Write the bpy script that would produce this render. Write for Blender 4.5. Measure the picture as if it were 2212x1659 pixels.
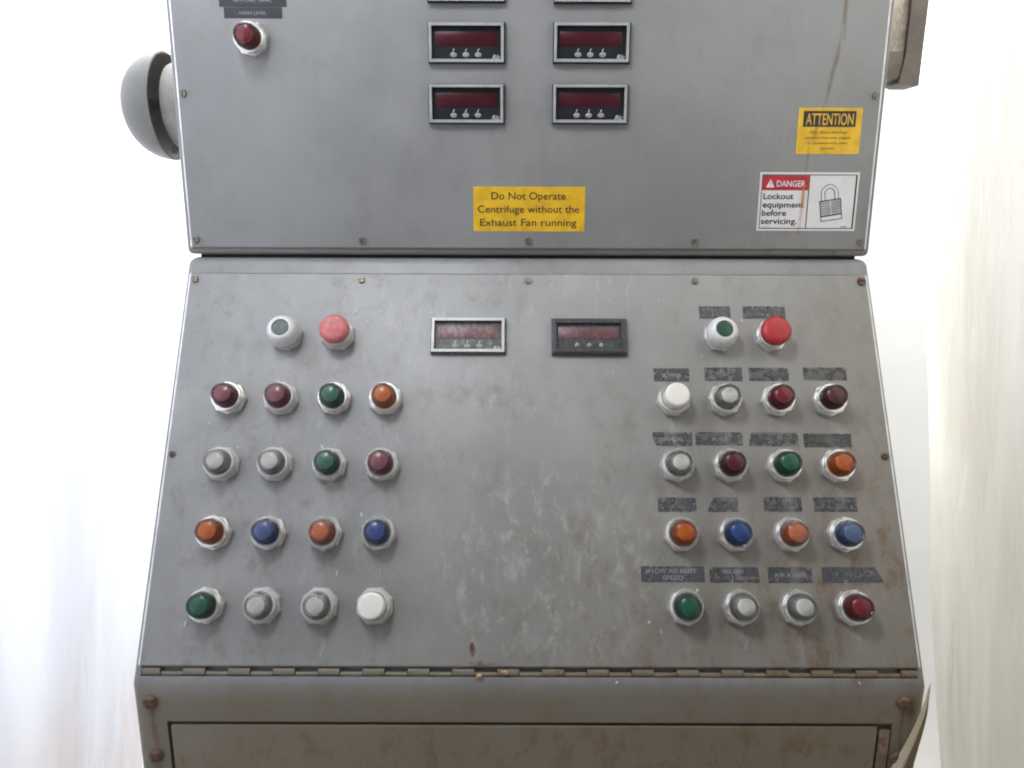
import bpy, bmesh, math, random
from mathutils import Matrix, Vector, noise

for o in list(bpy.data.objects):
    bpy.data.objects.remove(o)
S = bpy.context.scene
C = S.collection
R = math.radians
random.seed(4)

# ------------------------------------------------------------------ camera
cd = bpy.data.cameras.new('camera')
cam = bpy.data.objects.new('camera', cd)
C.objects.link(cam)
cd.sensor_width = 36.0
cd.lens = 36.0 * 1650 / 2212
cd.clip_start = 0.02
cd.clip_end = 60
cam.matrix_world = (Matrix.Translation((-0.021, 0, 1.45)) @ Matrix.Rotation(R(90 - 12.839), 4, 'X')
                    @ Matrix.Rotation(0.00338, 4, 'Z'))
S.camera = cam

# ------------------------------------------------------------------ world, lamps, exposure
w = bpy.data.worlds.new('World')
S.world = w
w.use_nodes = True
bg = w.node_tree.nodes['Background']
bg.inputs[0].default_value = (0.94, 0.975, 1.0, 1)
bg.inputs[1].default_value = 0.155


def area(name, loc, target, sx, sy, energy, col):
    l = bpy.data.lights.new(name, 'AREA')
    l.shape = 'RECTANGLE'
    l.size, l.size_y, l.energy, l.color = sx, sy, energy, col
    o = bpy.data.objects.new(name, l)
    C.objects.link(o)
    o.location = loc
    d = Vector(target) - Vector(loc)
    o.rotation_euler = d.to_track_quat('-Z', 'Y').to_euler()
    return o


# daylight coming down behind the console, and the softer light of the room from above left
area('daylight_lamp', (-0.15, 1.57, 2.95), (-0.15, 1.66, 0), 2.1, 0.25, 290, (0.97, 0.99, 1.0))
area('side_daylight_lamp', (-1.75, 0.95, 2.05), (-0.6, 0.95, 1.45), 1.3, 1.5, 58, (0.86, 0.91, 1.0))
area('right_daylight_lamp', (1.85, 0.85, 1.95), (0.65, 0.85, 1.25), 1.3, 1.5, 21, (1.0, 0.955, 0.87))
area('room_lamp', (-0.50, 0.22, 2.55), (0, 0.95, 1.1), 0.36, 0.36, 18.5, (0.955, 0.98, 1.0))
S.view_settings.view_transform = 'Standard'
S.view_settings.look = 'None'
S.view_settings.exposure = 0
S.view_settings.gamma = 1
S.view_settings.use_curve_mapping = False
S.render.engine = 'CYCLES'
S.cycles.pixel_filter_type = 'BLACKMAN_HARRIS'
S.cycles.filter_width = 2.0
S.cycles.max_bounces = 6
S.cycles.diffuse_bounces = 3
S.cycles.glossy_bounces = 2
S.cycles.transmission_bounces = 3
S.cycles.transparent_max_bounces = 12


# ------------------------------------------------------------------ materials
class NT:
    def __init__(s, name):
        s.m = bpy.data.materials.new(name)
        s.m.use_nodes = True
        s.t = s.m.node_tree
        s.t.nodes.clear()
        s.out = s.n('ShaderNodeOutputMaterial')
        s.co = s.n('ShaderNodeTexCoord')

    def n(s, kind, **kw):
        x = s.t.nodes.new(kind)
        for k, v in kw.items():
            setattr(x, k, v)
        return x

    def l(s, a, b):
        s.t.links.new(a, b)

    def val(s, sock, v):
        if hasattr(v, 'is_output') or isinstance(v, bpy.types.NodeSocket):
            s.l(v, sock)
        else:
            sock.default_value = v

    def noise(s, scale, stretch=(1, 1, 1), detail=4, rough=0.6, coord='Object', off=(0, 0, 0), dist=0.0):
        mp = s.n('ShaderNodeMapping')
        mp.inputs['Scale'].default_value = stretch
        mp.inputs['Location'].default_value = off
        s.l(s.co.outputs[coord], mp.inputs[0])
        x = s.n('ShaderNodeTexNoise')
        x.inputs['Scale'].default_value = scale
        x.inputs['Detail'].default_value = detail
        x.inputs['Roughness'].default_value = rough
        x.inputs['Distortion'].default_value = dist
        s.l(mp.outputs[0], x.inputs[0])
        return x.outputs[0]

    def ramp(s, v, lo, hi, a=0.0, b=1.0):
        x = s.n('ShaderNodeMapRange')
        x.interpolation_type = 'SMOOTHSTEP'
        s.val(x.inputs[0], v)
        x.inputs[1].default_value = lo
        x.inputs[2].default_value = hi
        x.inputs[3].default_value = a
        x.inputs[4].default_value = b
        return x.outputs[0]

    def math(s, op, a, b=0.0, clamp=False):
        x = s.n('ShaderNodeMath', operation=op, use_clamp=clamp)
        s.val(x.inputs[0], a)
        s.val(x.inputs[1], b)
        return x.outputs[0]

    def mix(s, f, a, b):
        x = s.n('ShaderNodeMix', data_type='RGBA')
        s.val(x.inputs[0], f)
        for sock, v in ((x.inputs[6], a), (x.inputs[7], b)):
            if isinstance(v, tuple):
                v = v + (1,) if len(v) == 3 else v
            s.val(sock, v)
        return x.outputs[2]

    def bump(s, h, strength, dist=0.001):
        x = s.n('ShaderNodeBump')
        x.inputs['Strength'].default_value = strength
        x.inputs['Distance'].default_value = dist
        s.l(h, x.inputs['Height'])
        return x.outputs[0]

    def pbr(s, col, rough=0.5, metal=0.0, coat=0.0, normal=None, spec=0.5):
        x = s.n('ShaderNodeBsdfPrincipled')
        if isinstance(col, tuple) and len(col) == 3:
            col = col + (1,)
        s.val(x.inputs['Base Color'], col)
        s.val(x.inputs['Roughness'], rough)
        x.inputs['Metallic'].default_value = metal
        x.inputs['Coat Weight'].default_value = coat
        x.inputs['Specular IOR Level'].default_value = spec
        if normal is not None:
            s.l(normal, x.inputs['Normal'])
        return x.outputs[0]

    def done(s, sh):
        s.l(sh, s.out.inputs[0])
        return s.m


def paint(name, base=(0.27, 0.275, 0.285), dust=0.3, grime=0.0, g=(0, 0, 0.5), rust=0.0, rg=(0, 0, 1), seed=0.0, stain=.25, scuff=0.0):
    """grey enamel: pale dust, drips running down the sheet, brown grime and rust blooms"""
    t = NT(name)
    o = (seed, seed * .7, seed * .3)
    base = tuple(c * .84 for c in base)
    fine = t.noise(900, detail=2, off=o)
    big = t.noise(7, detail=5, off=o)
    col = t.mix(t.ramp(big, .35, .68), tuple(c * .93 for c in base), tuple(c * 1.06 for c in base))
    cloud = t.ramp(t.noise(11, (1, .6, 1), 5, .65, off=o), .42, .72)
    col = t.mix(t.math('MULTIPLY', cloud, dust * .55), col, (0.36, 0.355, 0.345))
    run = t.ramp(t.noise(1, (95, 20, 40), 4, .6, off=o), .52, .80)
    run = t.math('MULTIPLY', run, t.ramp(t.noise(9, off=(seed + 3, 0, 0)), .42, .62))
    col = t.mix(t.math('MULTIPLY', run, dust * .75), col, (0.41, 0.40, 0.38))
    flecks = t.ramp(t.noise(1, (330, 150, 200), 2, .5, off=o), .69, .80)
    flecks = t.math('MULTIPLY', flecks, t.ramp(t.noise(14, off=(0, seed + 5, 0)), .48, .60))
    col = t.mix(t.math('MULTIPLY', flecks, min(1.0, dust * 1.3)), col, (0.52, 0.50, 0.48))
    # brown finger dirt and pale scuffs, in uneven patches
    dirt = t.ramp(t.noise(34, (1, .7, 1), 8, .78, off=(seed + 11, seed, 0)), .48, .66)
    dirt = t.math('MULTIPLY', dirt, t.ramp(t.noise(5, off=(seed + 2, 0, 1)), .34, .60))
    col = t.mix(t.math('MULTIPLY', dirt, min(1.0, stain)), col, (0.155, 0.125, 0.098))
    sx = t.n('ShaderNodeSeparateXYZ')
    t.l(t.co.outputs['Object'], sx.inputs[0])
    if scuff:
        dx = t.math('MULTIPLY', t.math('SUBTRACT', sx.outputs[0], .03), 5.5)
        dy = t.math('MULTIPLY', t.math('ADD', sx.outputs[1], .40), 6.5)
        rr = t.math('ADD', t.math('MULTIPLY', dx, dx), t.math('MULTIPLY', dy, dy))
        zone = t.ramp(rr, 1.0, .15)
        sc = t.ramp(t.noise(1, (60, 34, 30), 6, .7, off=(seed + 21, 0, 0), dist=.6), .50, .66)
        col = t.mix(t.math('MULTIPLY', t.math('MULTIPLY', zone, sc), scuff), col, (0.42, 0.415, 0.41))

    def grad(k):
        a = t.math('MULTIPLY', sx.outputs[0], k[0])
        b = t.math('MULTIPLY', sx.outputs[1], k[1])
        return t.math('ADD', t.math('ADD', a, b), k[2], clamp=True)
    if grime:
        gm = t.ramp(t.noise(13, (1, .5, 1), 6, .65, off=(seed + 1, 2, 0)), .30, .66, .80, 1)
        gm = t.math('MULTIPLY', t.math('MULTIPLY', gm, grad(g)), grime)
        col = t.mix(gm, col, (0.165, 0.126, 0.074))
    if rust:
        rm = t.ramp(t.noise(38, (1, .55, 1), 7, .74, off=(seed + 7, 1, 0)), .48, .66)
        rm = t.math('MULTIPLY', t.math('MULTIPLY', rm, grad(rg)), rust)
        col = t.mix(rm, col, (0.135, 0.075, 0.034))
    rough = t.ramp(big, .3, .7, .36, .50)
    return t.done(t.pbr(col, rough, normal=t.bump(fine, .12, .0006)))


def plain(name, col, rough=.5, metal=0.0, coat=0.0, var=.12, scale=60, bump=.0, dust=0.0):
    t = NT(name)
    nz = t.noise(scale, detail=4)
    c = t.mix(t.ramp(nz, .35, .65), tuple(x * (1 - var) for x in col), tuple(min(1, x * (1 + var)) for x in col))
    if dust:
        c = t.mix(t.ramp(t.noise(220, (1, .6, 1), 5, .7, off=(2, 1, 0)), .40, .68, dust * .35, dust), c, (0.54, 0.53, 0.51))
    nm = t.bump(t.noise(scale * 6, detail=2), bump, .0006) if bump else None
    return t.done(t.pbr(c, rough, metal, coat, nm))


def lens_mat(name, col, dust=0.0, clear=False):
    """moulded tinted plastic that lets the reflector inside show through; dust settles on its upper side"""
    t = NT(name)
    c = t.mix(t.ramp(t.noise(120), .3, .7), tuple(x * .45 for x in col), tuple(min(1, x * .6) for x in col))
    if clear:
        c = (.42, .42, .41)
    body = t.pbr(c, .30, 0, .15)
    tr = t.n('ShaderNodeBsdfTransparent')
    tint = tuple(min(1, x ** .42 * 1.10) for x in col) if not clear else (.97, .97, .95)
    tr.inputs[0].default_value = tint + (1,)
    mx = t.n('ShaderNodeMixShader')
    mx.inputs[0].default_value = .68 if not clear else .84
    t.l(body, mx.inputs[1])
    t.l(tr.outputs[0], mx.inputs[2])
    gl = t.n('ShaderNodeBsdfGlossy')
    gl.inputs['Roughness'].default_value = .20
    fr = t.n('ShaderNodeFresnel')
    fr.inputs[0].default_value = 1.30
    m3 = t.n('ShaderNodeMixShader')
    t.l(fr.outputs[0], m3.inputs[0])
    t.l(mx.outputs[0], m3.inputs[1])
    t.l(gl.outputs[0], m3.inputs[2])
    sh = m3.outputs[0]
    if dust:
        d = t.n('ShaderNodeBsdfDiffuse')
        d.inputs[0].default_value = (.42, .40, .40, 1)
        m2 = t.n('ShaderNodeMixShader')
        sn = t.n('ShaderNodeSeparateXYZ')
        t.l(t.co.outputs['Normal'], sn.inputs[0])
        up = t.ramp(sn.outputs[1], .15, .95)
        top = t.ramp(sn.outputs[2], .6, .95)
        nz = t.ramp(t.noise(95, detail=3, rough=.5), .40, .62)
        f = t.math('ADD', t.math('MULTIPLY', top, dust * .55), t.math('MULTIPLY', t.math('MULTIPLY', up, nz), min(.95, dust * 2.6)), clamp=True)
        f = t.math('ADD', f, dust * .15, clamp=True)
        t.l(f, m2.inputs[0])
        t.l(sh, m2.inputs[1])
        t.l(d.outputs[0], m2.inputs[2])
        sh = m2.outputs[0]
    return t.done(sh)


def tape_mat(name, wear, seed):
    """embossed black tape, its skin flaked and scoured away to the paint below"""
    t = NT(name)
    n1 = t.noise(85, (1, 1.1, 1), 4, .55, off=(seed, seed * .3, 0))
    c = t.mix(t.ramp(t.noise(420, off=(seed, 0, 0)), .35, .65), (.045, .047, .056), (.12, .12, .125))
    body = t.pbr(c, .5)
    tr = t.n('ShaderNodeBsdfTransparent')
    mx = t.n('ShaderNodeMixShader')
    th = .60 - wear * .24
    t.l(t.ramp(n1, th, th + .09, .10 + .30 * wear, .90), mx.inputs[0])
    t.l(body, mx.inputs[1])
    t.l(tr.outputs[0], mx.inputs[2])
    return t.done(mx.outputs[0])


def stain_mat(name, col, dens, seed, stretch=(1, .25, 1), scale=260):
    t = NT(name)
    d = t.n('ShaderNodeBsdfDiffuse')
    d.inputs[0].default_value = col + (1,)
    tr = t.n('ShaderNodeBsdfTransparent')
    # fades towards the edges of the mark through its own UV
    sx = t.n('ShaderNodeSeparateXYZ')
    t.l(t.co.outputs['UV'], sx.inputs[0])
    u = t.math('ABSOLUTE', t.math('SUBTRACT', sx.outputs[0], .5))
    edge = t.ramp(u, .5, .05)
    nn = t.ramp(t.noise(scale, stretch, 5, .65, off=(seed, 0, 0)), .36, .66)
    f = t.math('MULTIPLY', t.math('MULTIPLY', edge, nn), dens)
    mx = t.n('ShaderNodeMixShader')
    t.l(f, mx.inputs[0])
    t.l(tr.outputs[0], mx.inputs[1])
    t.l(d.outputs[0], mx.inputs[2])
    return t.done(mx.outputs[0])


def sheet_mat(name, col, stain, sz, seed):
    """milky polythene: scatters light from both faces, stained low down"""
    t = NT(name)
    sx = t.n('ShaderNodeSeparateXYZ')
    t.l(t.co.outputs['Object'], sx.inputs[0])
    low = t.ramp(sx.outputs[2], sz[0], sz[1], 1, 0)
    m = t.math('MULTIPLY', t.ramp(t.noise(3.2, (1, 1, .35), 6, .6, off=(seed, 0, 0)), .40, .72), low)
    c = t.mix(t.math('MULTIPLY', m, .8), col, stain)
    cr = t.noise(1, (24, 24, 4.5), 5, .55, off=(seed, 0, 2), dist=.35)
    nm = t.bump(cr, .55, .012)
    d = t.n('ShaderNodeBsdfDiffuse')
    t.l(c, d.inputs[0])
    t.l(nm, d.inputs['Normal'])
    tl = t.n('ShaderNodeBsdfTranslucent')
    t.l(c, tl.inputs[0])
    mx = t.n('ShaderNodeMixShader')
    mx.inputs[0].default_value = .35
    t.l(d.outputs[0], mx.inputs[1])
    t.l(tl.outputs[0], mx.inputs[2])
    return t.done(mx.outputs[0])


M = {}
M['upper'] = paint('grey_enamel_upper', base=(.270, .272, .276), dust=.12, grime=.30, g=(.5, -.3, .05), seed=1, stain=.22)
M['upper_body'] = paint('grey_enamel_upper_body', base=(.25, .25, .25), dust=.1, grime=.75, g=(0, -30, .45), rust=.8, rg=(1.2, -10, .4), seed=2)
M['door'] = paint('grey_enamel_sloping_door', base=(.308, .309, .312), stain=.50, scuff=.80, dust=.80, grime=.85, g=(1.0, -.80, -.05), rust=.8, rg=(3.6, -4.2, -2.15), seed=3)
M['body'] = paint('grey_enamel_console', base=(.265, .268, .272), stain=.4, dust=.20, grime=.75, g=(0.35, -40, .38), rust=.8, rg=(1.3, -6, .10), seed=4)
M['lower_door'] = paint('grey_enamel_lower_door', base=(.245, .235, .21), dust=.35, grime=.72, g=(.2, -1.5, .95), rust=.75, rg=(.4, -6, .30), seed=5)
M['knuckle'] = paint('hinge_enamel', base=(.26, .23, .20), dust=.2, grime=.9, g=(.7, 0, .65), rust=.9, rg=(1.2, 0, .6), seed=6)
M['black'] = plain('black_plastic', (.012, .013, .016), .35)
M['black_dusty'] = plain('dusty_black_plastic', (.014, .015, .018), .5, dust=.30)
M['black_bezel'] = plain('scuffed_black_bezel', (.013, .014, .018), .42, dust=.11)
M['gasket'] = plain('black_gasket', (.015, .015, .015), .8)
M['chrome'] = plain('plated_metal', (.78, .77, .74), .26, .8, var=.10, scale=240, bump=.08, dust=.16)
M['chrome_dusty'] = plain('dusty_plated_metal', (.52, .51, .50), .45, .25, var=.10, scale=240, bump=.08, dust=.40)
M['bare_edge'] = plain('pale_edge_highlight', (.74, .75, .76), .4, .35, var=.12, scale=30)  # bright edge line of the plates, a highlight put into the colour
M['silver'] = plain('silver_frame', (.40, .41, .42), .38, .35, dust=.12)
M['silver_dusty'] = plain('dusty_silver_frame', (.42, .42, .43), .45, .3, dust=.35)
M['screw'] = plain('dull_screw', (.22, .19, .145), .45, .6, var=.4, scale=300)
M['screw_rust'] = plain('rusty_screw', (.14, .075, .052), .7, .2, var=.4, scale=200, bump=.4)
M['rust'] = plain('rusted_steel', (.14, .070, .038), .8, .0, var=.5, scale=90, bump=.4)
M['hinge_rust'] = plain('rust_stained_enamel', (.155, .105, .070), .75, var=.35, scale=70, bump=.3)
M['white_cap'] = plain('white_plastic_cap', (.74, .71, .66), .32, var=.03, coat=.2)
M['guard'] = plain('pale_grey_guard', (.62, .60, .61), .35, .05, var=.05)
M['green_cap'] = plain('green_plastic', (.012, .060, .035), .4)
M['green_dusty'] = plain('dusty_green_plastic', (.020, .060, .045), .5, dust=.28)
M['mushroom'] = plain('red_plastic', (.36, .020, .024), .42, var=.1)
M['mushroom_dusty'] = plain('dusty_red_plastic', (.46, .05, .06), .5, dust=.30)
M['insert'] = plain('lamp_reflector', (.90, .89, .86), .3, .0)
M['lamp_base'] = plain('dark_lamp_base', (.17, .17, .165), .5)
M['red_window'] = plain('red_filter', (.052, .006, .012), .25, var=.1)
M['red_window_dusty'] = plain('dusty_red_filter', (.10, .012, .022), .45, dust=.30)
M['red_window_worn'] = plain('worn_red_filter', (.075, .008, .016), .4, dust=.14)
M['key'] = plain('pale_key', (.27, .28, .28), .5)
M['print_white'] = plain('white_print', (.60, .61, .63), .6)
M['print_pale'] = plain('worn_pale_print', (.27, .28, .31), .6)
M['print_blue'] = plain('pale_blue_print', (.26, .30, .37), .6)
M['print_black'] = plain('black_print', (.016, .015, .015), .6)
M['print_brown'] = plain('faded_brown_print', (.17, .105, .01), .6)
M['print_gold'] = plain('yellow_print', (.60, .36, .03), .5)
M['print_red'] = plain('red_print', (.37, .014, .028), .5)
M['print_grey'] = plain('grey_print', (.22, .22, .23), .5)
M['vinyl_yellow'] = plain('yellow_vinyl', (.62, .37, .014), .45, var=.12, scale=45)
M['vinyl_white'] = plain('white_vinyl', (.62, .60, .60), .4, var=.03, scale=30)
M['flake'] = plain('dust_flake', (.46, .45, .43), .8)
M['bell'] = plain('grey_bell_enamel', (.175, .172, .158), .45, var=.08, scale=18)
M['bell_in'] = plain('bell_bracket_enamel', (.26, .24, .225), .6, var=.15, scale=25)
M['lever'] = plain('brown_grey_enamel', (.19, .165, .14), .55, var=.15, scale=40, bump=.3)
M['lever_rib'] = plain('tan_worn_rib', (.50, .42, .34), .7, var=.2, scale=120, bump=.5)
M['kernel'] = plain('grain', (.42, .26, .11), .6, var=.2, scale=400)
M['tape_new'] = plain('black_embossing_tape', (.018, .020, .026), .4, var=.25, scale=300)
M['sheet_l'] = sheet_mat('milky_sheet_cool', (.86, .87, .92), (.72, .55, .44), (.40, 1.02), 1)
M['sheet_r'] = sheet_mat('milky_sheet_warm', (.79, .775, .73), (.69, .62, .48), (.55, 1.8), 6)
M['flap'] = sheet_mat('stained_sheet', (.62, .54, .42), (.42, .30, .18), (.5, 1.1), 9)
M['flap_tan_shade'] = sheet_mat('tan_shaded_edge', (.26, .20, .12), (.20, .12, .06), (.5, 1.1), 11)  # tan stain plus the shade of the turned-away fold, put into the colour
M['wall'] = plain('white_wall', (.84, .84, .83), .8, var=.02, scale=6)
M['floor'] = plain('concrete', (.30, .29, .27), .85, var=.2, scale=8)

COL = {'red': (.25, .014, .024), 'dark_red': (.11, .010, .014), 'maroon': (.28, .030, .062), 'green': (.014, .145, .075), 'orange': (.74, .125, .010),
       'blue': (.026, .075, .33), 'pale_blue': (.05, .13, .36), 'clear': (.58, .58, .55)}


# ------------------------------------------------------------------ mesh helpers
def link(name, me, mat=None, parent=None, mtx=None):
    o = bpy.data.objects.new(name, me)
    C.objects.link(o)
    if me is not None and mat is not None and not me.materials:
        me.materials.append(M[mat] if isinstance(mat, str) else mat)
    if parent is not None:
        o.parent = parent
    if mtx is not None:
        o.matrix_local = mtx
    return o


def mesh(bm, name, smooth=0.0):
    me = bpy.data.meshes.new(name)
    bmesh.ops.recalc_face_normals(bm, faces=bm.faces)
    bm.to_mesh(me)
    bm.free()
    if smooth:
        for p in me.polygons:
            p.use_smooth = True
        me.set_sharp_from_angle(angle=R(smooth))
    return me


def box(bm, x0, x1, y0, y1, z0, z1, bev=0.0, seg=2):
    r = bmesh.ops.create_cube(bm, size=1)
    vs = r['verts']
    for v in vs:
        v.co = Vector((x0 + (v.co.x + .5) * (x1 - x0), y0 + (v.co.y + .5) * (y1 - y0), z0 + (v.co.z + .5) * (z1 - z0)))
    if bev:
        es = list({e for v in vs for e in v.link_edges})
        bmesh.ops.bevel(bm, geom=es, offset=bev, segments=seg, affect='EDGES', profile=.5)


def boxmesh(name, *a, smooth=40, **k):
    bm = bmesh.new()
    box(bm, *a, **k)
    return mesh(bm, name, smooth)


def lathe(bm, prof, n=40, z0=0.0, cap0=False, cap1=True, nsides=None):
    """prof: list of (r, z) from bottom to top about local z"""
    rings = []
    for r, z in prof:
        if r < 1e-6:
            rings.append([bm.verts.new((0, 0, z + z0))])
        else:
            rings.append([bm.verts.new((r * math.cos(2 * math.pi * i / n), r * math.sin(2 * math.pi * i / n), z + z0)) for i in range(n)])
    for a, b in zip(rings, rings[1:]):
        for i in range(n):
            j = (i + 1) % n
            if len(a) == 1 and len(b) == 1:
                continue
            if len(b) == 1:
                bm.faces.new((a[i], a[j], b[0]))
            elif len(a) == 1:
                bm.faces.new((a[0], b[j], b[i]))
            else:
                bm.faces.new((a[i], a[j], b[j], b[i]))
    if cap0 and len(rings[0]) > 2:
        bm.faces.new(rings[0][::-1])
    if cap1 and len(rings[-1]) > 2:
        bm.faces.new(rings[-1])


def prism(bm, pts, z0, z1):
    a = [bm.verts.new((x, y, z0)) for x, y in pts]
    b = [bm.verts.new((x, y, z1)) for x, y in pts]
    n = len(pts)
    bm.faces.new(b)
    bm.faces.new(a[::-1])
    for i in range(n):
        j = (i + 1) % n
        bm.faces.new((a[i], a[j], b[j], b[i]))


def prismmesh(name, pts, z0, z1):
    bm = bmesh.new()
    prism(bm, pts, z0, z1)
    return mesh(bm, name)


def text_mesh(s, width, height, bold=0.0, shear=0.0, depth=.0002):
    """flat lettering scaled to a printed width and capital height, centred on its origin"""
    cu = bpy.data.curves.new('lettering', 'FONT')
    cu.body = s
    cu.size = 1
    cu.shear = shear
    cu.offset = bold
    cu.resolution_u = 4
    o = bpy.data.objects.new('tmp', cu)
    C.objects.link(o)
    dg = bpy.context.evaluated_depsgraph_get()
    dg.update()
    me = bpy.data.meshes.new_from_object(o.evaluated_get(dg))
    bpy.data.objects.remove(o)
    bpy.data.curves.remove(cu)
    me.materials.clear()
    xs = [v.co.x for v in me.vertices]
    ys = [v.co.y for v in me.vertices]
    cx = (min(xs) + max(xs)) / 2
    k = width / (max(xs) - min(xs))
    ky = height / 0.73
    for v in me.vertices:
        v.co = Vector(((v.co.x - cx) * k, (v.co.y - .365) * ky, 0))
    return me


def highlight_edges(o):
    """the sheet's cut side edges are rubbed to bare metal"""
    o.data.materials.append(M['bare_edge'])
    for p in o.data.polygons:
        if abs(p.normal.x) > .25:
            p.material_index = 1
    return o


def T(x, y, z=0.0):
    return Matrix.Translation((x, y, z))


def thing(name, label, cat, loc):
    o = bpy.data.objects.new(name, None)
    C.objects.link(o)
    o.location = loc
    o['label'] = label
    o['category'] = cat
    o.empty_display_size = .05
    return o


def tag(o, label, cat, group=None):
    o['label'] = label
    o['category'] = cat
    if group:
        o['group'] = group
    return o


def frame(origin, up, out):
    up, out = Vector(up), Vector(out)
    x = up.cross(out)
    m = Matrix((x, up, out)).transposed().to_4x4()
    m.translation = origin
    return m


# ------------------------------------------------------------------ setting
W2 = .457
ZU = 1.3906          # underside of the upper cabinet
YU = 1.0356          # its front
YT, ZT, AL = 1.034, 1.382, R(29.06)    # top edge and slope of the console's panel
YF, ZF = .776, .9179                   # the console's front corner

fl = link('floor', boxmesh('floor', -3, 3, -1.5, 1.72, -.1, 0), 'floor')
fl['kind'] = 'structure'
wl = link('wall_back', boxmesh('wall_back', -3, 3, 1.72, 1.82, -.1, 3.2), 'wall')
wl['kind'] = 'structure'


def sheet(name, path, z0, z1, amp, seed, lean=0.0, nu=110, nv=150):
    """hanging polythene: path is a list of (x, y) on plan, folds run downwards"""
    bm = bmesh.new()
    pts = [Vector(p) for p in path]
    L = [0]
    for a, b in zip(pts, pts[1:]):
        L.append(L[-1] + (b - a).length)
    grid = []
    for i in range(nu + 1):
        s = L[-1] * i / nu
        k = max(j for j in range(len(L) - 1) if L[j] <= s + 1e-9)
        d = (pts[k + 1] - pts[k]).normalized()
        p = pts[k] + d * (s - L[k])
        nrm = Vector((-d.y, d.x))
        colm = []
        for j in range(nv + 1):
            z = z0 + (z1 - z0) * j / nv
            h = noise.noise(Vector((s * 5 + .25 * z, z * .5, seed))) * 1.0
            h += .45 * noise.noise(Vector((s * 15 - .8 * z, z * 1.6, seed + 4)))
            h += .18 * noise.noise(Vector((s * 30 + 4.5 * z, z * 4.5, seed + 9)))
            h += .05 * noise.noise(Vector((s * 75 + 3 * z, z * 9, seed + 14)))
            q = p + nrm * h * amp
            colm.append(bm.verts.new((q.x + lean * (1.45 - z), q.y, z)))
        grid.append(colm)
    for i in range(nu):
        for j in range(nv):
            bm.faces.new((grid[i][j], grid[i + 1][j], grid[i + 1][j + 1], grid[i][j + 1]))
    return mesh(bm, name, 180)


ls = link('plastic_sheet', sheet('plastic_sheet', [(-.640, 1.32), (-.575, .95), (-.60, .30)], .02, 2.5, .022, 3, -.12), 'sheet_l')
tag(ls, 'milky white plastic sheet hanging left of the grey console, stained brown low down', 'plastic sheet')
rs = link('plastic_sheet', sheet('plastic_sheet', [(.668, 1.30), (.640, .90), (.66, .30)], .02, 2.5, .026, 8, .15), 'sheet_r')
tag(rs, 'creased white plastic sheet hanging right of the grey console, cream coloured low down', 'plastic sheet')


def flap():
    """loose foot of the sheeting lapped round the lower right corner of the console"""
    bm = bmesh.new()
    rows = []
    A = [(.4557, -.4656), (.4536, -.4787), (.4518, -.4937), (.4490, -.5058), (.4411, -.5333), (.4245, -.5763), (.4046, -.6182), (.36, -.72)]
    B = [(.4490, -.4571), (.4485, -.4700), (.4478, -.4848), (.4466, -.4967), (.4410, -.5237), (.4290, -.5659), (.4166, -.6072), (.39, -.71)]
    K = [(.4526, -.4605), (.4527, -.4735), (.4535, -.4884), (.4541, -.5021), (.4515, -.5275), (.4460, -.5700), (.4400, -.6115), (.425, -.71)]
    for (a, za), (b, zb), (c, zc) in zip(A, B, K):
        rows.append([bm.verts.new(v) for v in ((a, .7725, ZU + za), ((a + b) / 2, .7650, ZU + (za + zb) / 2), (b, .7600, ZU + zb), (b + .0006, .7602, ZU + zb),
                                               (c, .7650, ZU + zc), (c + .0010, .7680, ZU + zc))])
    for r0, r1 in zip(rows, rows[1:]):
        for i in range(5):
            f = bm.faces.new((r0[i], r0[i + 1], r1[i + 1], r1[i]))
            f.material_index = 1 if i >= 3 else 0
    me = mesh(bm, 'sheet_flap', 60)
    me.materials.append(M['flap'])
    me.materials.append(M['flap_tan_shade'])
    return me


fp = link('sheet_flap', flap(), 'flap')
sm = fp.modifiers.new('sub', 'SUBSURF')
sm.levels = sm.render_levels = 2
tag(fp, 'tan stained fold of plastic lapped round the lower right corner of the console', 'plastic sheet')

# ------------------------------------------------------------------ lower console
con = thing('control_console', 'grey steel console with a sloping panel of coloured pilot lights above a rusty front', 'control console', (0, 1.1, 0))
FM = frame((0, YT, ZT), (0, math.sin(AL), math.cos(AL)), (0, -math.cos(AL), math.sin(AL)))   # on the sloping panel
FF = frame((0, YF, ZF), (0, 0, 1), (0, -1, 0))                                              # on the front
FU = frame((0, YU, ZU), (0, 0, 1), (0, -1, 0))                                              # on the upper cabinet
CI = Matrix.Translation((0, -1.1, 0))
PM = CI @ FM
PF = CI @ FF


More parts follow.
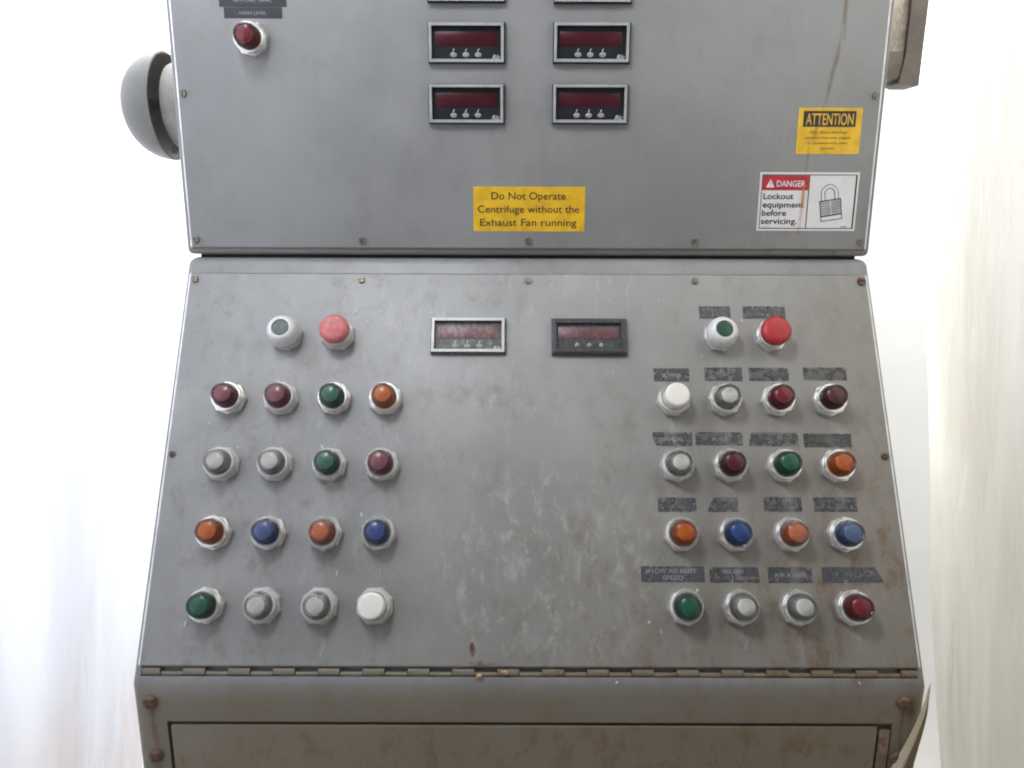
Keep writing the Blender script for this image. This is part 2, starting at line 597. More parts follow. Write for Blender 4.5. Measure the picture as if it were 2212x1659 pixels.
def console_body():
    prof = [(YF, 0.04), (YF, ZF), (YT + .0024, ZT + .0044), (1.45, ZT + .0044), (1.45, 0.04)]
    bm = bmesh.new()
    a = [bm.verts.new((-W2, y, z)) for y, z in prof]
    b = [bm.verts.new((W2, y, z)) for y, z in prof]
    bm.faces.new(a)
    bm.faces.new(b[::-1])
    for i in range(5):
        j = (i + 1) % 5
        bm.faces.new((a[i], b[i], b[j], a[j]))
    me = mesh(bm, 'body')
    o = link('tmp_body', me)
    bv = o.modifiers.new('b', 'BEVEL')
    bv.width, bv.segments, bv.limit_method = .010, 5, 'ANGLE'
    cuts = []
    bm = bmesh.new()
    box(bm, -.4465, .4465, -.5212, -.5100, -.0065, .02)
    c1 = link('cut', mesh(bm, 'cut'))
    c1.matrix_world = FM
    bm = bmesh.new()
    box(bm, -.4195, .4215, -.80, -.0470, -.006, .02)
    c2 = link('cut', mesh(bm, 'cut'))
    c2.matrix_world = FF
    for c in (c1, c2):
        k = o.modifiers.new('c', 'BOOLEAN')
        k.object, k.operation, k.solver = c, 'DIFFERENCE', 'EXACT'
    bpy.context.view_layer.update()
    dg = bpy.context.evaluated_depsgraph_get()
    out = bpy.data.meshes.new_from_object(o.evaluated_get(dg))
    for x in (o, c1, c2):
        bpy.data.objects.remove(x)
    for p in out.polygons:
        p.use_smooth = True
    out.set_sharp_from_angle(angle=R(35))
    out.materials.clear()
    # keep the body in the frame of its front so the stains are laid out from the bend
    out.transform(FF.inverted())
    return out


link('body', console_body(), 'body', con, PF)
link('plinth', boxmesh('plinth', -.43, .43, -.27, .33, 0, .05), 'gasket', con, T(0, 0, 0))
highlight_edges(link('panel_door', boxmesh('panel_door', -.4505, .4505, -.5105, -.0182, -.0008, .0032, bev=.0028, seg=3), 'door', con, PM))

# lower front door, its right-hand hinge strip and the bolts
link('front_door', boxmesh('front_door', -.4155, .4045, -.79, -.0520, -.0055, .0010, bev=.0015), 'lower_door', con, PF)
link('door_hinge', boxmesh('door_hinge', .4075, .4200, -.79, -.0560, -.005, .0014, bev=.002), 'hinge_rust', con, PF)


def screw_mesh(name, r, h, rot, slot=True):
    bm = bmesh.new()
    g = r * .13
    lathe(bm, [(r, 0), (r, h * .45)], 20)
    for sgn in (1, -1):
        ring = []
        for i in range(13):
            a = math.asin(g / r) + (math.pi - 2 * math.asin(g / r)) * i / 12
            ring.append((r * math.cos(a), sgn * r * math.sin(a)))
        if sgn < 0:
            ring = ring[::-1]
        lo = [bm.verts.new((x, y, h * .45)) for x, y in ring]
        hi = [bm.verts.new((x * .82, y * .82 + sgn * g * .18, h)) for x, y in ring]
        bm.faces.new(hi)
        for i in range(13):
            j = (i + 1) % 13
            bm.faces.new((lo[i], lo[j], hi[j], hi[i]))
    bm.transform(Matrix.Rotation(R(rot), 4, 'Z'))
    return mesh(bm, name)


SX = .4415
angs = [92, 20, 120, 70, 5, 140, 100]
for i, (x, y) in enumerate([(-SX, -.0285), (-SX / 2, -.0285), (0, -.0285), (SX / 2, -.0285), (SX, -.0285), (-SX, -.2632), (SX, -.2632)]):
    k = .8 if i == 5 else 1
    link('screw', screw_mesh('screw', (.0058 if i == 4 else .0046) * k, .003, angs[i]), 'screw_rust' if i in (4, 5, 6) else 'screw', con, PM @ T(x, y, .0032))
for i, (x, y) in enumerate([(-.436, -.021), (-.436, -.092), (.4313, -.019), (.4313, -.092)]):
    bm = bmesh.new()
    lathe(bm, [(.0085, 0), (.0085, .0022), (.0070, .0045), (.004, .0056), (0, .006)], 24)
    link('bolt', mesh(bm, 'bolt', 40), 'screw_rust', con, PF @ T(x, y, .0))


# piano hinge: door knuckles stand proud, frame knuckles sit lower between them
def knuckle(name, x0, x1, y, z, ry, rz):
    bm = bmesh.new()
    n = 14
    A, B = [], []
    for i in range(n):
        a = 2 * math.pi * i / n
        A.append(bm.verts.new((x0, y + ry * math.cos(a), z + rz * math.sin(a))))
        B.append(bm.verts.new((x1, y + ry * math.cos(a), z + rz * math.sin(a))))
    bm.faces.new(A)
    bm.faces.new(B[::-1])
    for i in range(n):
        j = (i + 1) % n
        bm.faces.new((A[i], B[i], B[j], A[j]))
    return mesh(bm, name, 40)


per, sw, hx0 = .05168, .0262, -.4249
xs = [-.4460]
for k in range(17):
    a = hx0 + per * k
    link('hinge_knuckle', knuckle('hinge_knuckle', a + .0004, a + sw - .0004, -.5184, -.0044, .0030, .0030), 'knuckle', con, PM)
    link('hinge_knuckle', knuckle('hinge_knuckle', xs[-1], a - .0004, -.5155, -.0038, .0055, .0040), 'knuckle', con, PM)
    xs.append(a + sw + .0004)
link('hinge_knuckle', knuckle('hinge_knuckle', xs[-1], .4460, -.5155, -.0038, .0055, .0040), 'knuckle', con, PM)


# ---- pilot lights and buttons
def collar_mesh(rot, top=.0165, ro=.0190):
    bm = bmesh.new()
    hexr = .0222
    n = 8
    # hexagonal locking nut with chamfered corners
    pts = [(hexr * math.cos(2 * math.pi * i / n + R(rot)), hexr * math.sin(2 * math.pi * i / n + R(rot))) for i in range(n)]
    lo = [bm.verts.new((x, y, 0)) for x, y in pts]
    m1 = [bm.verts.new((x, y, .0060)) for x, y in pts]
    m2 = [bm.verts.new((x * .94, y * .94, .0078)) for x, y in pts]
    for p, q in ((lo, m1), (m1, m2)):
        for i in range(n):
            j = (i + 1) % n
            bm.faces.new((p[i], p[j], q[j], q[i]))
    bm.faces.new(m2)
    lathe(bm, [(ro, .007), (ro, .0098), (ro - .0007, .0104), (ro - .0007, .0114), (ro, .0120), (ro, top - .0012), (ro - .0010, top), (.0160, top), (.0157, top - .004), (.0, top - .004)], 40, cap1=False)
    return mesh(bm, 'collar', 35)


def lens_mesh():
    bm = bmesh.new()
    lathe(bm, [(.0151, .0128), (.0151, .0215), (.0147, .0230), (.0136, .0292), (.0130, .0310), (.0120, .0321), (.0106, .0326), (.0100, .0322), (.0094, .0326), (.0, .0326)], 40)
    return mesh(bm, 'lens', 35)


def insert_mesh():
    bm = bmesh.new()
    prof = [(.0094, .0240), (.0094, .0282), (.0088, .0290)]
    for r in (.0066, .0048, .0030, .0014):
        prof += [(r + .0009, .0278), (r + .0004, .0291)]
    prof += [(0, .0291)]
    lathe(bm, prof, 32)
    return mesh(bm, 'reflector', 30)


def base_mesh():
    bm = bmesh.new()
    lathe(bm, [(.0145, .0112), (.0145, .0118), (.0095, .0122), (.0085, .0242), (.0, .0242)], 32)
    return mesh(bm, 'lamp_base', 30)


def cap_mesh(r, z0, z1, fil):
    bm = bmesh.new()
    p = [(r, z0), (r, z1 - fil)]
    for i in range(1, 6):
        a = math.pi / 2 * i / 5
        p.append((r - fil + fil * math.cos(a), z1 - fil + fil * math.sin(a)))
    p += [(r * .4, z1 + .0002), (0, z1 + .0003)]
    lathe(bm, p, 40)
    return mesh(bm, 'cap', 40)


LENS, INS = {}, insert_mesh()
INS.materials.append(M['insert'])
BAS = base_mesh()
BAS.materials.append(M['lamp_base'])
COLL = {}


def collar(parent, mtx, name, dusty, rot, label):
    k = (dusty, rot)
    if k not in COLL:
        COLL[k] = collar_mesh(rot)
        COLL[k].materials.append(M['chrome_dusty' if dusty else 'chrome'])
    o = link(name, COLL[k], None, parent, mtx)
    o['label'] = label
    return o


def pilot(parent, mtx, colour, dust, rot, label):
    o = collar(parent, mtx, 'pilot_light', dust > .2, rot, label)
    key = (colour, dust)
    if key not in LENS:
        me = lens_mesh()
        me.materials.append(lens_mat('lens_' + colour, COL[colour], dust, colour == 'clear'))
        LENS[key] = me
    link('lens', LENS[key], None, o)
    link('reflector', INS, None, o, T(0, 0, .0014))
    link('lamp_base', BAS, None, o, T(0, 0, .0014))
    return o


def button(parent, mtx, dusty, rot, label):
    o = collar(parent, mtx, 'push_button', dusty, rot, label)
    link('cap', cap_mesh(.0152, .0128, .0312, .0032), 'white_cap', o)


def mushroom(parent, mtx, dusty, rot, label):
    o = collar(parent, mtx, 'stop_button', dusty, rot, label)
    bm = bmesh.new()
    lathe(bm, [(.0110, .0106), (.0110, .0180), (.0165, .0195), (.0184, .0207), (.0190, .0235), (.0187, .0262), (.0178, .0280), (.0150, .0304), (.0140, .0308), (0, .0310)], 44)
    link('mushroom_head', mesh(bm, 'mushroom_head', 40), 'mushroom_dusty' if dusty else 'mushroom', o)


def guarded(parent, mtx, dusty, rot, label):
    o = collar(parent, mtx, 'start_button', dusty, rot, label)
    bm = bmesh.new()
    lathe(bm, [(.0190, .0098), (.0198, .0125), (.0196, .0185), (.0186, .0235), (.0168, .0270), (.0146, .0292), (.0122, .0301), (.0112, .0300), (.0108, .0292), (.0106, .0200)], 44, cap1=False)
    link('guard_ring', mesh(bm, 'guard_ring', 40), 'guard', o)
    link('cap', cap_mesh(.0103, .0116, .0290, .0010), 'green_dusty' if dusty else 'green_cap', o)


RX = (.1825, .2470, .3135, .3783)
LX = (-.3775, -.3120, -.2450, -.1805)
RY = (-.1063, -.1922, -.2758, -.3590, -.4430)
ordn = ('first', 'second', 'third', 'fourth')
rown = {1: 'top row of four', 2: 'second row of four', 3: 'third row of four', 4: 'bottom row'}
lrot = [0, 12, 25, 7, 33, 18, 40, 3, 29, 14]
guarded(con, PM @ T(-.3135, RY[0], .0032), True, 10, 'dusty green start button in a pale domed ring on the left half of the panel')
mushroom(con, PM @ T(-.2465, RY[0], .0032), True, 22, 'faded pinkish red mushroom stop button on the left half of the panel')
guarded(con, PM @ T(.2470, RY[0], .0032), False, 15, 'clean green start button in a pale domed ring on the right half of the panel')
mushroom(con, PM @ T(.3135, RY[0], .0032), False, 31, 'bright red mushroom stop button on the right half of the panel')
left = {1: ['maroon', 'maroon', 'green', 'orange'], 2: ['clear', 'clear', 'green', 'maroon'], 3: ['orange', 'blue', 'orange', 'blue'], 4: ['green', 'clear', 'clear', 'white']}
right = {1: ['white', 'clear', 'red', 'dark_red'], 2: ['clear', 'dark_red', 'green', 'orange'], 3: ['orange', 'blue', 'orange', 'pale_blue'], 4: ['green', 'clear', 'clear', 'red']}
ldust = {1: [.17, .21, .13, .13], 2: [.60, .50, .14, .17], 3: [.10, .17, .19, .09], 4: [.07, .45, .45, 0]}
rdust = {1: [0, .03, .03, .06], 2: [.03, .03, .03, .05], 3: [.03, .03, .18, .16], 4: [.03, .03, .03, .03]}
n = 0
for side, tab, X, dd in (('left', left, LX, ldust), ('right', right, RX, rdust)):
    for r in (1, 2, 3, 4):
        for c in range(4):
            n += 1
            k = tab[r][c]
            mt = PM @ T(X[c], RY[r], .0032)
            rot = lrot[(n * 7) % 10]
            where = '%s in the %s on the %s half of the panel' % (ordn[c], rown[r], side)
            if k == 'white':
                button(con, mt, side == 'left', rot, 'white push button, ' + where)
            else:
                pilot(con, mt, k, dd[r][c], rot, '%s pilot light, %s%s' % (k.replace('_', ' '), 'dusty, ' if side == 'left' else '', where))


# ---- panel meters
def meter(parent, mtx, kind, label):
    """1/8 DIN panel meter, origin at its centre on the panel"""
    w, h = .0485, .0243
    dusty = kind != 'upper'
    blk = {'upper': 'black', 'grey': 'black_dusty', 'black': 'black_bezel'}[kind]
    bm = bmesh.new()
    D = .0085 if kind == 'black' else .0065
    # body ring (flange) built as four mitred bars
    fr = .0048 if kind != 'black' else .0065
    o_ = [(-w, -h), (w, -h), (w, h), (-w, h)]
    i_ = [(-w + fr, -h + fr), (w - fr, -h + fr), (w - fr, h - fr), (-w + fr, h - fr)]
    t_ = .0012 if kind != 'black' else .0030
    tt = [(x - math.copysign(t_, x), y - math.copysign(t_, y)) for x, y in o_]
    rings = [[bm.verts.new((x, y, z)) for x, y in pts] for pts, z in ((o_, 0), (o_, D - .0022), (tt, D), (i_, D), (i_, D - .0045))]
    for a, b in zip(rings, rings[1:]):
        for i in range(4):
            j = (i + 1) % 4
            bm.faces.new((a[i], a[j], b[j], b[i]))
    bm.faces.new(rings[-1])
    o = link('panel_meter', mesh(bm, 'panel_meter'), blk, parent, mtx)
    o['label'] = label
    zf = D - .0045
    if kind != 'black':
        bm = bmesh.new()
        oo = [(-w + .0012, -h + .0014), (w - .0020, -h + .0014), (w - .0020, h - .0010), (-w + .0012, h - .0010)]
        ii = [(x - math.copysign(.0034, x), y - math.copysign(.0036, y)) for x, y in oo]
        rr = [[bm.verts.new((x, y, z)) for x, y in p] for p, z in ((oo, D - .0004), (oo, D + .0012), (ii, D + .0012), (ii, D - .0004))]
        for a, b in zip(rr, rr[1:]):
            for i in range(4):
                j = (i + 1) % 4
                bm.faces.new((a[i], a[j], b[j], b[i]))
        link('frame', mesh(bm, 'frame'), 'silver_dusty' if dusty else 'silver', o)
    link('display_window', boxmesh('display_window', -.0398, .0382, -.0032, .0135, zf, zf + .0006, bev=.0003), {'upper': 'red_window', 'grey': 'red_window_dusty', 'black': 'red_window_worn'}[kind], o)
    for i, x in enumerate((-.0168, -.0012, .0143)):
        bm = bmesh.new()
        if kind == 'black':
            lathe(bm, [(.0030, 0), (.0030, .0008), (.0022, .0016), (0, .0019)], 18)
            link('key', mesh(bm, 'key', 40), 'key', o, T(x + .001, -.0115, zf))
        else:
            lathe(bm, [(.0043, 0), (.0043, .0006), (.0036, .0010), (0, .0011)], 18)
            bm.transform(Matrix.Diagonal((1, .72, 1, 1)))
            kk = link('key', mesh(bm, 'key', 40), 'key', o, T(x, -.0135, zf))
            bm = bmesh.new()
            prism(bm, [(-.0012, 0), (-.0003, 0), (.0014, .0034), (.0002, .0034)], 0, .0002)
            link('key_mark', mesh(bm, 'key_mark'), 'print_white', o, T(x, -.0097, zf + .0001))
    if kind != 'black':
        link('lettering', text_mesh('Rlc', .0108, .0056, .01, .35), 'print_white', o, T(.0372, -.0158, zf + .0003))
    return o


FUI = FU.copy()
meter(con, PM @ T(-.0776, -.1075, .0032), 'grey', 'dusty panel meter in a silver frame on the sloping panel')
meter(con, PM @ T(.0783, -.1085, .0032), 'black', 'dusty panel meter in a plain black bezel on the sloping panel')


# ---- worn label tapes above the right-hand lights
def tape(parent, base, x0, y0, x1, y1, wear, seed, lines, label, cutl=0.0, cutr=0.0, lw=.75, lcol='print_pale', mat=None, z=.0032, cl=0.0):
    pts = [(x0, -y1), (x1, -y1), (x1 - cutr, -y0), (x0 + cutl, -y0)]
    if cl:
        pts = [(x0 + cl, -y1), (x1, -y1), (x1 - cutr, -y0), (x0 + cutl, -y0), (x0, -(y0 * .4 + y1 * .6))]
    o = link('label_tape', prismmesh('label_tape', [(x - (x0 + x1) / 2, y + (y0 + y1) / 2) for x, y in pts], 0, .0004),
             mat or tape_mat('worn_tape', wear, seed), parent, base @ T((x0 + x1) / 2, -(y0 + y1) / 2, z))
    o['label'] = label
    hh = (y1 - y0)
    for i, s in enumerate(lines):
        yy = (len(lines) - 1) * .5 * hh * .44 - i * hh * .44
        if s == '*':          # lettering too scoured to read: a few broken strokes
            rnd = random.Random(seed * 31 + i)
            bm = bmesh.new()
            ww = (x1 - x0) * lw
            xx = -ww / 2
            while xx < ww / 2:
                if rnd.random() < .7:
                    b = rnd.uniform(-.5, .1) * hh * .26
                    box(bm, xx, xx + .0005, yy + b, yy + b + hh * rnd.uniform(.1, .26), 0, .0002)
                xx += rnd.uniform(.0014, .0034)
            link('lettering', mesh(bm, 'lettering'), lcol, o, T(0, 0, .0005))
        else:
            link('lettering', text_mesh(s, min((x1 - x0) * lw, len(s) * hh * .27), hh * .30), lcol, o, T(0, yy, .0005))


TP = [(.2238, .0641, .2644, .0815, .10, ['*', '*'], {}), (.2810, .0639, .3357, .0813, .45, ['*', '*'], {}),
      (.1600, .1497, .2053, .1673, .35, ['POWER'], {}), (.2250, .1484, .2731, .1663, .55, ['LOW'], {}),
      (.2816, .1485, .3324, .1661, .62, ['*'], {}), (.3512, .1479, .4060, .1651, .72, ['*'], {}),
      (.1548, .2333, .2038, .2509, .45, ['MANUAL'], {'cl': .005}), (.2078, .2331, .2671, .2499, .50, ['AUTO'], {}),
      (.2738, .2334, .3363, .2509, .65, ['*'], {'cutl': .004}), (.3426, .2346, .4022, .2521, .60, ['*'], {}),
      (.1572, .3148, .2036, .3322, .45, ['*', '*'], {}), (.2168, .3146, .2544, .3320, .55, ['*', '*'], {'cutl': .008}),
      (.2863, .3136, .3320, .3315, .55, ['*', '*'], {}), (.3469, .3141, .3996, .3315, .60, ['*', '*'], {}),
      (.1331, .3965, .2084, .4148, .25, ['FLOW AIR KNIFE', 'SPEED'], {}), (.2142, .3973, .2729, .4152, .45, ['BELOW', '*'], {}),
      (.2838, .3971, .3361, .4154, .40, ['AIR KNIFE'], {}), (.3481, .3969, .4200, .4151, .20, ['*'], {'cutr': .0085})]
tlab = ['above the clean green start button', 'above the bright red stop button'] + ['above the %s light of the %s, right half' % (ordn[c], rown[r]) for r in (1, 2, 3, 4) for c in range(4)]
for i, (x0, y0, x1, y1, wr, ln, kw) in enumerate(TP):
    tape(con, PM, x0, y0, x1, y1, wr, i + 1, ln, 'worn dark label tape ' + tlab[i], **kw)


# ---- marks run down the steel, as thin films over what they cross
def streak(parent, base, pts, width, mat, name='rust_streak', z=.0):
    bm = bmesh.new()
    uv = bm.loops.layers.uv.new('UVMap')
    L, Rr = [], []
    for i, (x, y, k) in enumerate(pts):
        L.append(bm.verts.new((x - width * k / 2, y, z)))
        Rr.append(bm.verts.new((x + width * k / 2, y, z)))
    for i in range(len(pts) - 1):
        f = bm.faces.new((L[i + 1], Rr[i + 1], Rr[i], L[i]))
        for lp, u in zip(f.loops, (0, 1, 1, 0)):
            lp[uv].uv = (u, i)
    me = bpy.data.meshes.new(name)
    bm.to_mesh(me)
    bm.free()
    return link(name, me, mat, parent, base)


RS = stain_mat('rust_run', (.22, .135, .060), .48, 2, (1, .12, 1), 150)
RS2 = stain_mat('rust_run_dark', (.14, .065, .030), .80, 5, (1, .5, 1), 120)
RS3 = stain_mat('dust_run', (.50, .48, .45), .34, 8, (1, .15, 1), 70)
for x, y, ln in ((-.436, -.026, .066), (-.436, -.098, .10), (.4313, -.024, .09)):
    streak(con, PF, [(x, y, .6), (x + .001, y - ln * .4, 1.0), (x + .002, y - ln, .5)], .012, RS, z=.0006)
for x, y, ln, k in ((-.0661, -.484, .015, 1.0), (-.0551, -.503, .007, 4)):
    streak(con, PM, [(x, y, .6 * k), (x + .001, y - ln * .5, 1.1 * k), (x, y - ln, .5 * k)], .010, RS2, z=.0038)
for X in (LX, RX):
    for c in range(4):
        for r in range(1, 5):
            x, y = X[c] + random.uniform(-.004, .004), RY[r] - .02
            ln = random.uniform(.02, .05)
            streak(con, PM, [(x, y, .7), (x + .0005, y - ln * .5, 1.2), (x + .001, y - ln, .4)], random.uniform(.012, .024), RS3, 'dust_run', z=.0038)
streak(con, PF, [(-.10, -.0535, 1), (.35, -.0535, 1)], .0001, RS3, 'dust_run', z=.003)

bm = bmesh.new()
rf = random.Random(12)
for x, y, z, L, a in ((.2225, -.1345, .004, .006, 60), (.2700, -.0935, .030, .005, 50), (-.2000, -.3385, .020, .008, 100), (-.4000, -.464, .006, .012, 85), (-.355, -.258, .020, .005, 20),
                      (-.2485, -.2600, .0345, .011, 120), (-.3100, -.1770, .034, .007, 40), (-.2270, -.0745, .004, .006, 80), (.050, -.0220, .0034, .006, 95), (.030, -.0360, .0034, .007, 95),
                      (.1080, -.030, .0034, .004, 40), (.2500, -.4260, .017, .004, 10), (.1950, -.4240, .017, .005, 60), (.2490, -.3740, .034, .003, 0), (-.1280, -.0760, .0034, .004, 80),
                      (.1530, -.4700, .0034, .009, 100), (.1400, -.4600, .0034, .006, 60), (-.2280, -.4060, .0034, .011, 80), (.1000, -.5260, .0020, .005, 30), (.3780, -.5260, .0010, .005, 100)):
    m = T(x, y, z + .0006) @ Matrix.Rotation(R(a), 4, 'Z') @ Matrix.Rotation(rf.uniform(-.4, .4), 4, 'X')
    L *= .75
    q = [m @ Vector(v) for v in ((-L / 2, -.0008, 0), (L * .1, -.0013, .0003), (L / 2, -.0002, 0), (L * .15, .0012, .0005), (-L * .35, .0007, 0))]
    k = [bm.verts.new(v) for v in q]
    k2 = [bm.verts.new(v + Vector((0, 0, -.0005))) for v in q]
    bm.faces.new(k)
    bm.faces.new(k2[::-1])
    for i in range(5):
        bm.faces.new((k2[i], k2[(i + 1) % 5], k[(i + 1) % 5], k[i]))
fk = link('dust_flakes', mesh(bm, 'dust_flakes'), 'flake', con, PM)
fk['kind'] = 'stuff'

# ------------------------------------------------------------------ upper cabinet
cab = thing('instrument_cabinet', 'upright grey steel cabinet with digital meters and warning stickers standing on the console', 'cabinet', (0, 1.16, ZU))
PU = Matrix.Translation((0, -1.16, -ZU)) @ FU
bm = bmesh.new()
box(bm, -W2, W2, 0, .62, -.26, 0, bev=.007, seg=4)
link('body', mesh(bm, 'body', 40), 'upper_body', cab, PU)
highlight_edges(link('front_cover', boxmesh('front_cover', -.4505, .4505, .0085, .61, -.0008, .0032, bev=.0028, seg=3), 'upper', cab, PU))
link('gasket', boxmesh('gasket', -.442, .442, -.0041, -.0003, -.25, -.010), 'gasket', cab, PU)
for i, (x, y) in enumerate([(-SX, .0191), (-SX / 2, .0191), (0, .0191), (SX / 2, .0191), (SX, .0191), (-SX, .2031), (SX, .2031), (-SX, .40), (SX, .40)]):
    link('screw', screw_mesh('screw', .0046, .003, (110, 75, 125, 60, 130, 80, 40, 0, 0)[i]), 'screw', cab, PU @ T(x, y, .0032))
for i, (x, y, lab) in enumerate([(-.0790, .3340, 'left panel meter cut by the top of the picture'), (.0775, .3335, 'right panel meter cut by the top of the picture'),
                                 (-.0793, .2632, 'upper left of the four whole meters on the upright cabinet'), (.0775, .2637, 'upper right of the four whole meters on the upright cabinet'),
                                 (-.0800, .1908, 'lower left of the four whole meters on the upright cabinet'), (.0773, .1912, 'lower right of the four whole meters on the upright cabinet')]):
    meter(cab, PU @ T(x, y, .0032), 'upper', lab)
pilot(cab, PU @ T(-.3495, .2675, .0032), 'red', .05, 11, 'single red pilot light under a black label on the upright cabinet')
tape(cab, PU, -.3873, -.3211, -.3032, -.3050, 0, 41, ['REWORK TANK'], 'upper black label tape over the single red light', lw=.78, mat='tape_new', lcol='print_blue')
tape(cab, PU, -.3820, -.3044, -.3095, -.2919, 0, 42, ['HIGH LEVEL'], 'lower black label tape over the single red light', lw=.72, mat='tape_new', lcol='print_blue')


def sticker(name, x0, x1, y0, y1, mat, label, bev=0):
    o = link(name, boxmesh(name, -(x1 - x0) / 2, (x1 - x0) / 2, -(y1 - y0) / 2, (y1 - y0) / 2, 0, .0004), mat, cab, PU @ T((x0 + x1) / 2, (y0 + y1) / 2, .0032))
    o['label'] = label
    return o


def flat(parent, name, pts, mat, z=.0006):
    return link(name, prismmesh(name, pts, 0, .0001), mat, parent, T(0, 0, z))


def letters(parent, s, x, y, wd, ht, mat, bold=0.0, shear=0.0, z=.0008):
    return link('lettering', text_mesh(s, wd, ht, bold, shear), mat, parent, T(x, y, z))


def rect(x0, y0, x1, y1):
    return [(x0, y0), (x1, y0), (x1, y1), (x0, y1)]


y_ = sticker('yellow_sticker', -.0727, .0740, .0318, .0892, 'vinyl_yellow', 'plain yellow sticker with three lines of black writing below the meters')
for s, x, y, wd in (('Do Not Operate', -.0007, .0172, .0975), ('Centrifuge without the', -.0007, .0003, .1335), ('Exhaust Fan running', -.0007, -.0168, .1275)):
    letters(y_, s, x, y, wd, .0098, 'print_black', .002)

a_ = sticker('attention_sticker', .3456, .4273, .1313, .1883, 'vinyl_yellow', 'small yellow sticker headed ATTENTION near the right edge')
flat(a_, 'header', rect(-.0345, .0052, .0330, .0245), 'print_black')
letters(a_, 'ATTENTION', -.0007, .0149, .0610, .0145, 'print_gold', .012)
for s, y, wd in (('After filling centrifuge', -.0012, .0490), ('operator must wear goggles', -.0078, .0585), ('or equivalent with safety', -.0144, .0520), ('glasses', -.0210, .0165)):
    letters(a_, s, -.001, y, wd, .0034, 'print_brown', .004)

d_ = sticker('danger_sticker', .3020, .4317, .0337, .1085, 'vinyl_white', 'white sticker with a red DANGER header and a padlock drawing')
hw, hh = .06485, .0374
for p in (rect(-hw + .0026, hh - .0038, hw - .0026, hh - .0028), rect(-hw + .0026, -hh + .0026, hw - .0026, -hh + .0036),
          rect(-hw + .0026, -hh + .0037, -hw + .0035, hh - .0039), rect(hw - .0046, -hh + .0037, hw - .0027, hh - .0039), rect(-.0008, -hh + .0037, .0003, hh - .0039)):
    flat(d_, 'border', p, 'print_black')
flat(d_, 'header', rect(-hw + .0038, .0145, -.0010, hh - .0041), 'print_red', .0005)
flat(d_, 'warning_triangle', [(-.0565, .0180), (-.0455, .0180), (-.0510, .0285)], 'print_white', .0009)
flat(d_, 'exclamation_mark', rect(-.05145, .0208, -.05055, .0255), 'print_red', .0012)
flat(d_, 'exclamation_mark', rect(-.05145, .0190, -.05055, .0199), 'print_red', .0012)
letters(d_, 'DANGER', -.0240, .0232, .0375, .0078, 'print_white', .014, z=.0009)
for s, y, wd, x0 in (('Lockout', .0073, .0395, -.0590), ('equipment', -.0035, .0545, -.0592), ('before', -.0142, .0320, -.0594), ('servicing.', -.0246, .0475, -.0598)):
    letters(d_, s, x0 + wd / 2, y, wd, .0078, 'print_black', .011)
for k in range(7):
    flat(d_, 'small_print', rect(-.0595 + k * .0017, -.0325, -.0585 + k * .0017, -.0318), 'print_grey')
    flat(d_, 'small_print', rect(.046 + k * .0012, -.0325, .0470 + k * .0012, -.0316), 'print_black')
# padlock drawing, tilted
pm = Matrix.Translation((.0300, -.0045, 0)) @ Matrix.Rotation(R(9), 4, 'Z')


def pl(pts):
    return [tuple((pm @ Vector((x, y, 0)))[:2]) for x, y in pts]


flat(d_, 'padlock_outline', pl(rect(-.0142, -.0195, .0142, .0075)), 'print_black', .0006)
flat(d_, 'padlock_body', pl(rect(-.0131, -.0125, .0131, .0064)), 'print_grey', .0008)
flat(d_, 'padlock_body', pl(rect(-.0131, -.0185, .0131, -.0138)), 'vinyl_white', .0008)
for k in range(6):
    flat(d_, 'padlock_line', pl(rect(-.0131, -.0105 + k * .003, .0131, -.0100 + k * .003)), 'print_white', .0010)
flat(d_, 'padlock_line', pl(rect(-.0004, -.0125, .0004, .0064)), 'print_white', .0011)


def arch(r0, r1, leg):
    o = [(r1 * math.cos(math.pi * i / 14), leg + r1 * math.sin(math.pi * i / 14)) for i in range(15)]
    i_ = [(r0 * math.cos(math.pi * i / 14), leg + r0 * math.sin(math.pi * i / 14)) for i in range(15)][::-1]
    return [(r1, 0)] + o + [(-r1, 0), (-r0, 0)] + i_ + [(r0, 0)]


def shackle(r0, r1, mat, z):
    bm = bmesh.new()
    N = 15
    for a in range(N + 1):
        pass
    lo, hi = [], []
    path = [(1, 0.0, 0)] + [(math.cos(math.pi * i / N), math.sin(math.pi * i / N), 1) for i in range(N + 1)] + [(-1, 0.0, 0)]
    for c, s, k in path:
        p0 = pm @ Vector((r0 * c, .0075 + (.008 + r0 * s) * k, 0))
        p1 = pm @ Vector((r1 * c, .0075 + (.008 + r1 * s) * k, 0))
        lo.append(bm.verts.new((p0.x, p0.y, 0)))
        hi.append(bm.verts.new((p1.x, p1.y, 0)))
    for i in range(len(lo) - 1):
        bm.faces.new((lo[i], hi[i], hi[i + 1], lo[i + 1]))
    link('padlock_shackle', mesh(bm, 'padlock_shackle'), mat, d_, T(0, 0, z))


shackle(.0060, .0115, 'print_black', .0007)
shackle(.0069, .0107, 'vinyl_white', .0009)
streak(cab, PU, [(.3925, .33, .7), (.3927, .273, 1), (.3835, .229, .9), (.3759, .185, .6), (.3621, .139, .6), (.3606, .109, .6)], .0100, RS, z=.0047)
streak(cab, PU, [(.3606, .1045, .5), (.3593, .0687, 1.1), (.3565, .030, .9)], .0060, stain_mat('rust_run_bright', (.50, .22, .05), 1.0, 3, scale=160), z=.0052)

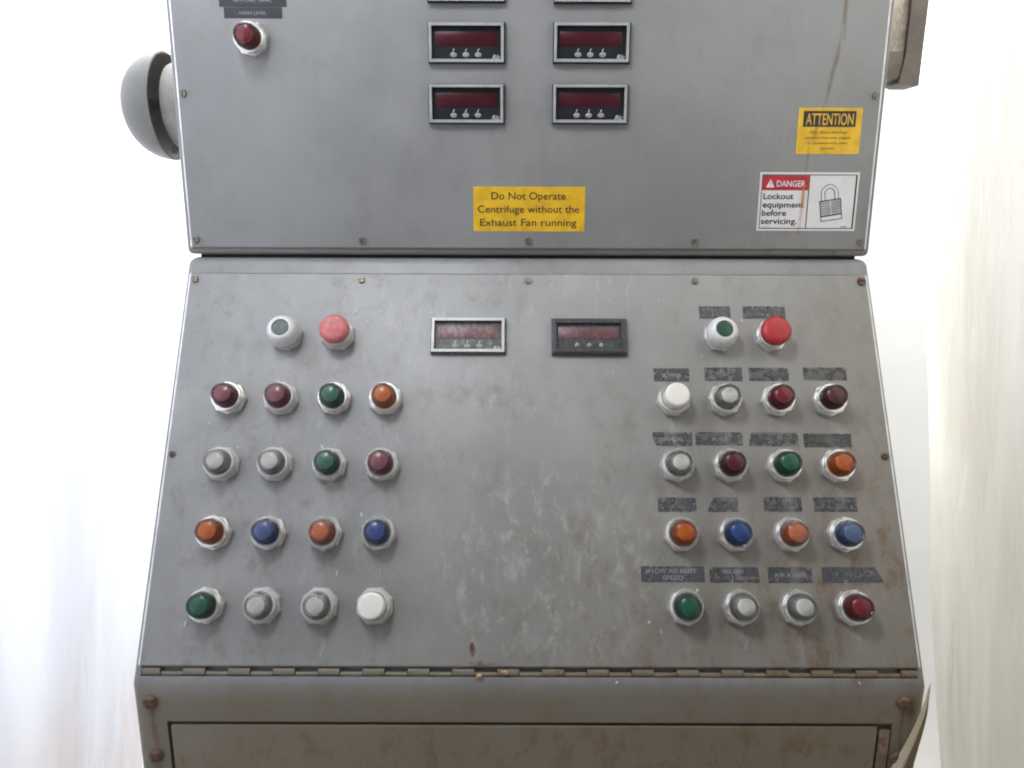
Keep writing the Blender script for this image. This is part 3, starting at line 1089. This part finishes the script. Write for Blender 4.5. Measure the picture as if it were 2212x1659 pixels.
# ------------------------------------------------------------------ alarm bell and lever on the cabinet's sides
bell = thing('alarm_bell', 'round grey alarm bell fixed to the left side of the upright cabinet', 'bell', (-W2, 1.16, ZU + .2025))
bm = bmesh.new()
Rb, Db = .074, .060
prof = []
for i in range(15):
    a = math.pi / 2 * i / 14
    prof.append((Rb * math.cos(a) ** .82 if i < 14 else 0.0, Db * math.sin(a)))
inner = [(max(0, r - .003), max(0.0, z - .003)) for r, z in prof]
inner[0] = (Rb - .003, 0)
bm2 = inner[::-1]
lathe(bm, bm2[:-1] + [(Rb - .003, 0)] + prof, 56, cap1=False)
MB = Matrix.Rotation(R(-90), 4, 'Y')     # local z towards -x
link('gong', mesh(bm, 'gong', 60), 'bell', bell, T(-.056, 0, 0) @ MB)
bm = bmesh.new()
lathe(bm, [(.060, 0), (.060, .040), (.057, .047), (.050, .050)], 40)
link('base', mesh(bm, 'base', 40), 'bell_in', bell, MB)
bm = bmesh.new()
lathe(bm, [(.010, .03), (.010, .112)], 20)
link('post', mesh(bm, 'post', 40), 'bell_in', bell, MB)
bm = bmesh.new()
box(bm, -.058, -.036, -.010, .010, -.066, -.050, bev=.003)
link('striker', mesh(bm, 'striker', 40), 'bell_in', bell)

lev = thing('side_bracket', 'brown grey upright bracket with a tan inner rib on the right side of the cabinet', 'bracket', (W2, 1.136, ZU + .25))
bm = bmesh.new()
box(bm, 0, .0575, -.018, .018, -.014, .024, bev=.004)
link('boss', mesh(bm, 'boss', 40), 'lever', lev)
bm = bmesh.new()
prism(bm, [(.052, -.019), (.058, -.022), (.080, -.022), (.082, .30), (.058, .30), (.058, .02)], -.02, .02)
bm.transform(Matrix.Rotation(R(90), 4, 'X'))
link('plate', mesh(bm, 'plate', 30), 'lever', lev)
bm = bmesh.new()
prism(bm, [(.050, .024), (.0585, .022), (.0585, .105), (.0560, .105), (.050, .082)], -.026, .014)
bm.transform(Matrix.Rotation(R(90), 4, 'X'))
link('rib', mesh(bm, 'rib', 30), 'lever_rib', lev)

# ------------------------------------------------------------------ grain kernels caught in the hinge
for x, y, r, lab in ((-.0576, -.5198, 25, 'orange tan grain kernel lying on the hinge, nearer the left'), (-.0284, -.5157, -10, 'yellow grain kernel lying on the hinge, nearer the middle')):
    bm = bmesh.new()
    bmesh.ops.create_icosphere(bm, subdivisions=2, radius=1)
    for v in bm.verts:
        v.co = Vector((v.co.x * .0042 * (1 + .2 * v.co.y), v.co.y * .0026 * (1 + .3 * v.co.x), v.co.z * .0022))
    bm.transform(Matrix.Rotation(R(r), 4, 'Z'))
    o = link('grain_kernel', mesh(bm, 'grain_kernel', 80), 'kernel')
    o.matrix_world = FM @ T(x, y, .0048)
    tag(o, lab, 'grain')
